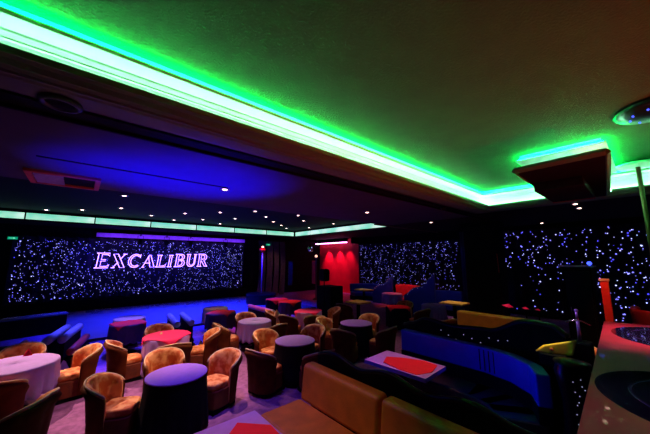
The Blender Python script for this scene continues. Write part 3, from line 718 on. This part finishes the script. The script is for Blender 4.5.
# tube light at the red wall
tb=thing('tube_light',(14.3,15.8,3.58),0,'long pink-white tube light at the top of the red wall','tube light')
MB().tube([(0,-1.75,0),(0,1.9,0)],.035,10).build('tube',M['tubelight'],tb,smooth=True)
MB().box(-.05,.05,-1.8,1.95,.05,.29).build('housing',M['black'],tb)
struct(MB().box(14.0,14.74,13.28,13.36,3.45,CZ).build('trim_4',M['black']))
spk=thing('loudspeaker',(7.5,8.65,0),0,'black rounded loudspeaker on a tripod stand against the red wall','loudspeaker')
MB().box(-.15,.15,-.19,.19,1.53,2.0).build('cabinet',M['black'],spk,bevel=.08,seg=4)
MB().tube([(0,0,.5),(0,0,1.55)],.02,8).build('pole',M['black'],spk)
for i in range(3):
    a=i*2*PI/3+.4; MB().tube([(0,0,.75),(.42*math.cos(a),.42*math.sin(a),.012)],.012,6).build('leg',M['black'],spk)
ct=thing('equipment_cabinet',(8.35,9.3,0),0,'low black equipment cabinet behind the loudspeaker stand','cabinet')
MB().box(-.35,.35,-.5,.45,0,1.25).build('body',M['black'],ct,bevel=.03)
MB().box(-.362,-.352,-.42,.38,.1,1.15).build('door',M['black'],ct)
lpst=thing('lamp_post',(11.0,13.45,0),0,'slender dark post lamp with a small white head left of the red wall','lamp')
MB().lathe([(.2,0),(.2,.04),(.05,.1),(.045,2.4),(.09,2.45),(.09,2.5)],18).build('post',M['wood'],lpst,smooth=True)
MB().ball((0,0,2.57),.085,8).build('lamp_globe',quiet(mat('warm_white_globe',(1,.8,.7),.4,0,(1,.5,.35),1.6)),lpst,smooth=True)
MB().box(.0,.06,.12,.42,.9,2.3).build('orange_panel',M['redpost'],lpst,bevel=.02)
# ---------------------------------------------------------------- benches before the stage
def bench(x,y,rz,L,rolls,lab):
    t=thing('padded_bench',(x,y,0),rz,lab,'bench')
    xs=[q[1] for q in rolls]
    MB().box(min(xs)-.08,max(xs)+.08,-L/2,L/2,0,.2).build('base',M['black'],t)
    for n,dx,z,rad,m in rolls:
        MB().tube([(dx,-L/2,z),(dx,-L/2+.02,z),(dx,L/2-.02,z),(dx,L/2,z)],[rad*.85,rad,rad,rad*.85],16).build(n,m,t,smooth=True)
        MB().box(dx-.05,dx+.05,-L/2+.03,L/2-.03,.2,z).build(n.replace('roll','frame'),M['black'],t)
    return t
RO=('backrest_roll','rear_roll','seat_roll')
bench(0,9.42,R(-12),1.45,[(RO[1],-.20,.64,.085,M['paleleather']),(RO[0],.05,.64,.085,M['paleleather']),(RO[2],.22,.36,.08,M['redleather'])],'low padded bench with blue-lit rolls left of the stage tables')
bench(2.42,9.35,R(-5),1.5,[(RO[1],.20,.64,.085,M['paleleather']),(RO[0],-.16,.64,.085,M['paleleather']),(RO[2],-.30,.34,.08,M['redleather'])],'low padded bench with two blue-lit rolls, behind the front pink table')
bench(5.16,9.3,R(1),1.75,[(RO[0],-.10,.64,.08,M['paleleather']),(RO[2],.13,.34,.1,M['redleather'])],'long padded bench with a red roll and blue rail, right of the stage')
bx=thing('long_bench',(-.88,13.2,0),R(12),'dark ledge with a blue-lit top at the far left of the stage','bench')
MB().box(-.75,.75,-.2,.2,0,.55).build('body',M['black'],bx)
MB().box(-.78,.78,-.23,.23,.55,.6).build('top_board',M['stage'],bx,bevel=.01)
db=thing('sofa',(-1.15,9.6,0),R(-8),'dark low sofa with a faint red seat edge at the far left','sofa')
MB().box(-.4,.4,-.6,.6,0,.38).build('seat',M['black'],db,bevel=.04)
MB().tube([(.3,-.6,.42),(.3,.6,.42)],.05,10).build('front_edge',M['redleather'],db,smooth=True)
MB().box(-.45,-.25,-.6,.6,.3,.75).build('backrest',M['black'],db,bevel=.04)
# napkins on benches/chairs
def napkin(x,y,z,s,m,lab):
    o=MB().add([(-s,-s*.6,0),(s,-s*.5,0),(s*.9,s*.6,0),(-s*.8,s*.5,0),(-s*.1,0,s*1.9),(s*.25,.1*s,s*1.6)],[(0,1,5,4),(1,2,5),(2,3,4,5),(3,0,4),(3,2,1,0)]).build('napkin',m,loc=(x,y,z)); tag(o,lab,'napkin')
napkin(-.50,7.30,.742,.06,M['redcloth'],'red folded napkin on the far edge of the large left table')
napkin(4.95,8.02,.432,.2,M['cream'],'cream folded napkin standing on the pale-lit armchair')
napkin(2.05,7.45,.432,.1,M['redcloth'],'red folded napkin on the armchair right of the front pink table')
napkin(1.55,7.32,.75,.03,M['cream'],'tiny cream napkin on the front pink tablecloth')
napkin(-.02,8.62,.0,.12,M['cream'],'cream napkin standing at the near end of the left blue-lit bench')
napkin(2.75,8.35,.0,.1,M['cream'],'cream napkin standing before the middle blue-lit bench')
# ---------------------------------------------------------------- far booths
def arc_booth(cx,cy,r,a0,a1,m,lab,zt=1.0):
    t=thing('curved_booth',(cx,cy,0),0,lab,'booth')
    def rg(ri,ro,z0,z1,n=30):
        v=[];f=[]
        for i in range(n+1):
            a=R(a0+(a1-a0)*i/n); c,s=math.cos(a),math.sin(a)
            v+=[(ri*c,ri*s,z0),(ro*c,ro*s,z0),(ro*c,ro*s,z1),(ri*c,ri*s,z1)]
        for i in range(n):
            for j in range(4): f.append((i*4+j,i*4+(j+1)%4,i*4+4+(j+1)%4,i*4+4+j))
        f+=[(0,1,2,3),(n*4,n*4+3,n*4+2,n*4+1)]
        return MB().add(v,f)
    rg(r-.55,r,0,.24).build('base',M['black'],t)
    rg(r-.58,r,.24,.44).build('seat_cushion',m,t,bevel=.04)
    rg(r-.1,r+.08,.44,zt).build('backrest',m,t,bevel=.06,seg=3)
    return t
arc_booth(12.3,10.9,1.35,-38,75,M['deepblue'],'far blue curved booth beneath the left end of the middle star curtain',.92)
arc_booth(11.8,8.5,1.35,-50,28,M['redleather'],'red curved booth around the purple table before the star curtain',1.08)
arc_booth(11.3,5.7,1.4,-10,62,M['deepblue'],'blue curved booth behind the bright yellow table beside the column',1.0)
def fin(x,pts,lab,m):
    """pts: (y,z) crest"""
    t=thing('booth_fin',(x,pts[0][0],0),0,lab,'partition')
    n=len(pts); y0=pts[0][0]
    v=[(-.04,y-y0,0) for y,z in pts]+[(-.04,y-y0,z) for y,z in pts]+[(.04,y-y0,0) for y,z in pts]+[(.04,y-y0,z) for y,z in pts]
    f=[]
    for i in range(n-1):
        f+=[(i,i+1,n+i+1,n+i),(2*n+i,3*n+i,3*n+i+1,2*n+i+1),(n+i,n+i+1,3*n+i+1,3*n+i)]
    f+=[(0,n,3*n,2*n),(n-1,3*n-1,4*n-1,2*n-1)]
    MB().add(v,f).build('panel',m,t)
    MB().tube([(0,y-y0,z+.01) for y,z in pts],.022,6).build('crest',M['chrome'],t,smooth=True)
    for i in range(len(pts)): 
        MB().octa((-.05,pts[i][0]-y0,pts[i][1]-.04),.014).build('crystal_stud',M['crystal'],t)
fin(12.75,[(10.5,.72),(10.3,.82),(10.05,.98),(9.85,1.02),(9.7,1.06),(9.5,1.22),(9.3,1.38),(9.14,1.55)],'left blue swooping fin with a bright crest before the middle star curtain',M['deepblue'])
fin(11.0,[(7.3,.80),(7.1,.92),(6.85,1.15),(6.6,1.22),(6.4,1.27),(6.2,1.45),(6.0,1.68),(5.85,1.84)],'right blue swooping fin with a bright crest, between red and blue booths',M['deepblue'])
# ---------------------------------------------------------------- lights
def light(kind,name,loc,color,energy,size=.05,target=None,angle=60,blend=.5,shape=None):
    L=bpy.data.lights.new(name,kind); L.color=color; L.energy=energy
    if kind=='AREA':
        L.size=size
        if shape: L.shape='RECTANGLE'; L.size,L.size_y=shape
    else: L.shadow_soft_size=size
    if kind=='SPOT': L.spot_size=R(angle); L.spot_blend=blend
    o=bpy.data.objects.new(name,L); col.objects.link(o); o.location=loc
    if target: o.rotation_euler=(Vector(target)-Vector(loc)).to_track_quat('-Z','Y').to_euler()
    return o
WARM=(1,.62,.50)
def down(x,y,e,a=95,c=WARM,z=CZ-.06,t=None): light('SPOT','down_spot',(x,y,z),c,e,.03,t or (x,y,0),a,.7)
down(2.2,5.76,480,66,t=(1.8,6.2,0)); down(-1.09,8.3,800,50,t=(.1,6.3,0)); down(.83,9.83,420,46,z=BZ,t=(1.2,6.6,0)); down(4.95,9.78,640,48,z=BZ,t=(4.2,6.6,0)); down(6.74,5.71,90,60,t=(6.2,5.9,0))
down(3.6,6.9,130,44,t=(3.0,5.4,0))
down(8.6,7.8,30,26); down(11.2,5.3,140,36); down(12.2,10.7,60,24); down(11.76,8.5,34,24)
down(1.4,3.6,95,50,c=(1,.50,.42),t=(1.75,2.7,.4)); down(4.2,2.8,190,30,c=(1,.30,.32),t=(4.17,2.85,.7)); down(6.6,3.0,60,36,c=(1,.6,.35),t=(7.8,2.9,.9)); down(8.1,1.3,120,20,c=(1,.75,.5))
# stage blue
for x in (2.1,4.2,6.4): light('SPOT','stage_wash',(x,13.6,4.1),(.015,.02,1),3800,.1,(x,13.4,0),92,.7)
for x in (.3,3.2,6.2): light('SPOT','curtain_wash',(x,15.3,3.6),(.05,.03,1),150,.05,(x,17.5,2.35),42,.8)
light('AREA','pelmet_uplight',(4.3,17.0,3.42),(.30,.10,1),26,shape=(7.4,.08),target=(4.3,17.3,3.6))
light('SPOT','stage_edge_blue',(1.2,9.9,4.1),(.05,.05,1),1300,.08,(1.0,9.1,0),38,.7)
light('SPOT','bench_blue',(.3,10.6,4.1),(.06,.06,1),1500,.08,(.0,9.5,.6),22,.7)
light('SPOT','bench_blue',(2.4,10.9,4.1),(.06,.06,1),1800,.08,(2.5,9.2,.6),34,.7)
light('SPOT','bench_blue',(5.3,10.9,4.1),(.1,.05,1),600,.08,(5.3,9.6,.6),34,.7)
light('SPOT','bench_red',(4.4,8.8,3.8),(1,.05,.03),500,.08,(5.0,9.4,.3),34,.7)
light('SPOT','floor_blue_streak',(.6,8.6,4.1),(.10,.05,1),1300,.06,(.5,7.9,0),26,.9)
light('SPOT','floor_blue_streak',(1.7,4.2,3.8),(.2,.08,1),200,.06,(1.8,4.1,0),60,.9)
light('SPOT','ledge_blue',(-.8,12.6,4.1),(.05,.08,1),120,.06,(-.8,13.2,.6),14,.8)
# grey ceiling bay: unseen uplights give the blue
light('SPOT','blue_uplight',(1.7,5.7,1.8),(.0,.0,1),1300,.05,(1.6,5.6,4),96,.8)
light('SPOT','blue_uplight',(.3,5.9,2.2),(.0,.0,1),330,.05,(.4,5.8,4),80,.8)
# red ceiling wash
light('SPOT','red_uplight',(5.2,-2.4,1.3),(1,.045,.0),560,.3,(4.8,.4,4.5),92,1)
light('SPOT','red_uplight',(2.0,-1.9,1.4),(1,.045,.0),150,.3,(3.0,.2,4.5),92,1)
# red wall
for y,e in ((14.2,110),(15.2,200),(16.4,200)): light('SPOT','red_wall_lamp',(14.2,y,3.5),(1,.08,.35),e*1.3,.03,(14.75,y,1.8),62,.9)
light('SPOT','red_floor_lamp',(12.6,13.6,3.8),(1,.08,.06),160,.05,(12.6,13.6,0),70,.8)
# blue leather booth lamps
light('AREA','booth_blue',(3.6,3.2,1.25),(.01,.02,1),1.3,.25,(5.1,3.0,.7))
light('AREA','booth_blue',(4.0,1.75,1.0),(.01,.02,1),2.4,.2,(4.85,1.3,.7))
light('SPOT','fin_blue',(11.3,9.0,2.8),(.02,.06,1),22,.05,(12.7,9.5,1.1),45,.8)
light('SPOT','fin_blue',(9.6,6.4,2.7),(.02,.06,1),22,.05,(11.0,6.3,1.2),60,.8)
light('SPOT','fin_blue',(10.6,6.4,3.6),(.2,.35,1),70,.05,(12.3,6.5,.9),45,.8)
light('SPOT','far_blue',(12.4,10.9,3.7),(.05,.1,1),70,.05,(13.3,10.9,.8),60,.8)
light('SPOT','booth_red',(11.4,8.6,3.7),(1,.12,.05),320,.05,(12.8,8.4,.9),60,.8)
light('SPOT','drape_blue',(12.2,6.2,3.6),(.02,.05,1),40,.05,(12.9,5.55,2.2),50,.8)
light('SPOT','drape_blue',(10.95,15.3,3.0),(.02,.05,1),90,.05,(10.95,16.15,1.5),40,.8)
light('SPOT','drape_warm',(9.5,14.6,3.4),(.7,.4,.4),60,.05,(9.5,16.2,1.6),70,.8)
light('SPOT','podium_red',(7.2,13.2,3.5),(1,.15,.2),60,.05,(7.63,14,2.6),50,.8)
light('SPOT','red_tables',(6.5,10.0,3.9),(1,.25,.2),200,.05,(6.5,10.0,.7),40,.8)
# counter and pink napkins
light('SPOT','counter_red',(6.9,.2,3.6),(1,.25,.30),420,.1,(6.8,.1,1.2),60,.9)
light('SPOT','counter_red',(3.3,.1,3.4),(.8,.2,.5),30,.1,(3.2,.2,1.2),60,.9)
light('SPOT','post_red',(8.3,1.1,3.2),(1,.2,.12),120,.05,(9.2,.75,1.3),30,.8)
light('SPOT','napkin_pink',(11.2,3.1,3.7),(1,.4,.5),180,.05,(11.6,3.2,.7),32,.8)
light('SPOT','vent_red',(-.3,6.0,2.2),(1,.2,.1),14,.05,(-.3,7.0,3.87),45,.8)
light('SPOT','sword_violet',(5.0,1.2,2.6),(.6,.3,1),30,.05,(5.6,.7,1.4),26,.8)
light('SPOT','sofa_red',(9.2,-.1,2.6),(1,.1,.05),30,.05,(9.9,0,1.1),60,.8)
for x in (.9,2.0,3.1,4.2,5.3): light('POINT','sign_glow_fill',(x,17.33,2.3),(.06,.02,1),9,0)  # unseen blue points added for the glow around the letters
down(3.6,8.6,120,26,t=(3.65,9.5,.7)); down(1.2,8.8,120,26,t=(1.2,9.5,.7)); down(4.97,.95,260,9,c=(1,.8,.5),t=(4.97,1.0,1.25))  # added spots with no fitting above, to brighten far cloths and yellow cushion
W=bpy.data.worlds.new('world'); S.world=W; W.use_nodes=True
W.node_tree.nodes['Background'].inputs[0].default_value=(.02,.01,.04,1); W.node_tree.nodes['Background'].inputs[1].default_value=.02
# ---------------------------------------------------------------- camera
P_=math.atan(42/280); a_=math.atan(325/280*math.cos(P_))
cd=bpy.data.cameras.new('camera'); co=bpy.data.objects.new('camera',cd); col.objects.link(co)
cd.sensor_width=36; cd.lens=280/650*36; cd.clip_start=.05
co.location=(0,0,H); co.rotation_euler=(PI/2+P_,0,a_-PI/2)
S.camera=co
S.view_settings.view_transform='Standard'; S.view_settings.look='None'; S.view_settings.exposure=0; S.view_settings.gamma=1

light('SPOT','table_red',(8.65,6.0,3.8),(1,.1,.08),40,.03,(8.65,6.02,.7),22,.6)

light('SPOT','table_red',(1.2,2.9,3.7),(1,.25,.35),60,.03,(1.3,2.6,.7),26,.6)  # extra unseen spot added to brighten the scarlet cloth
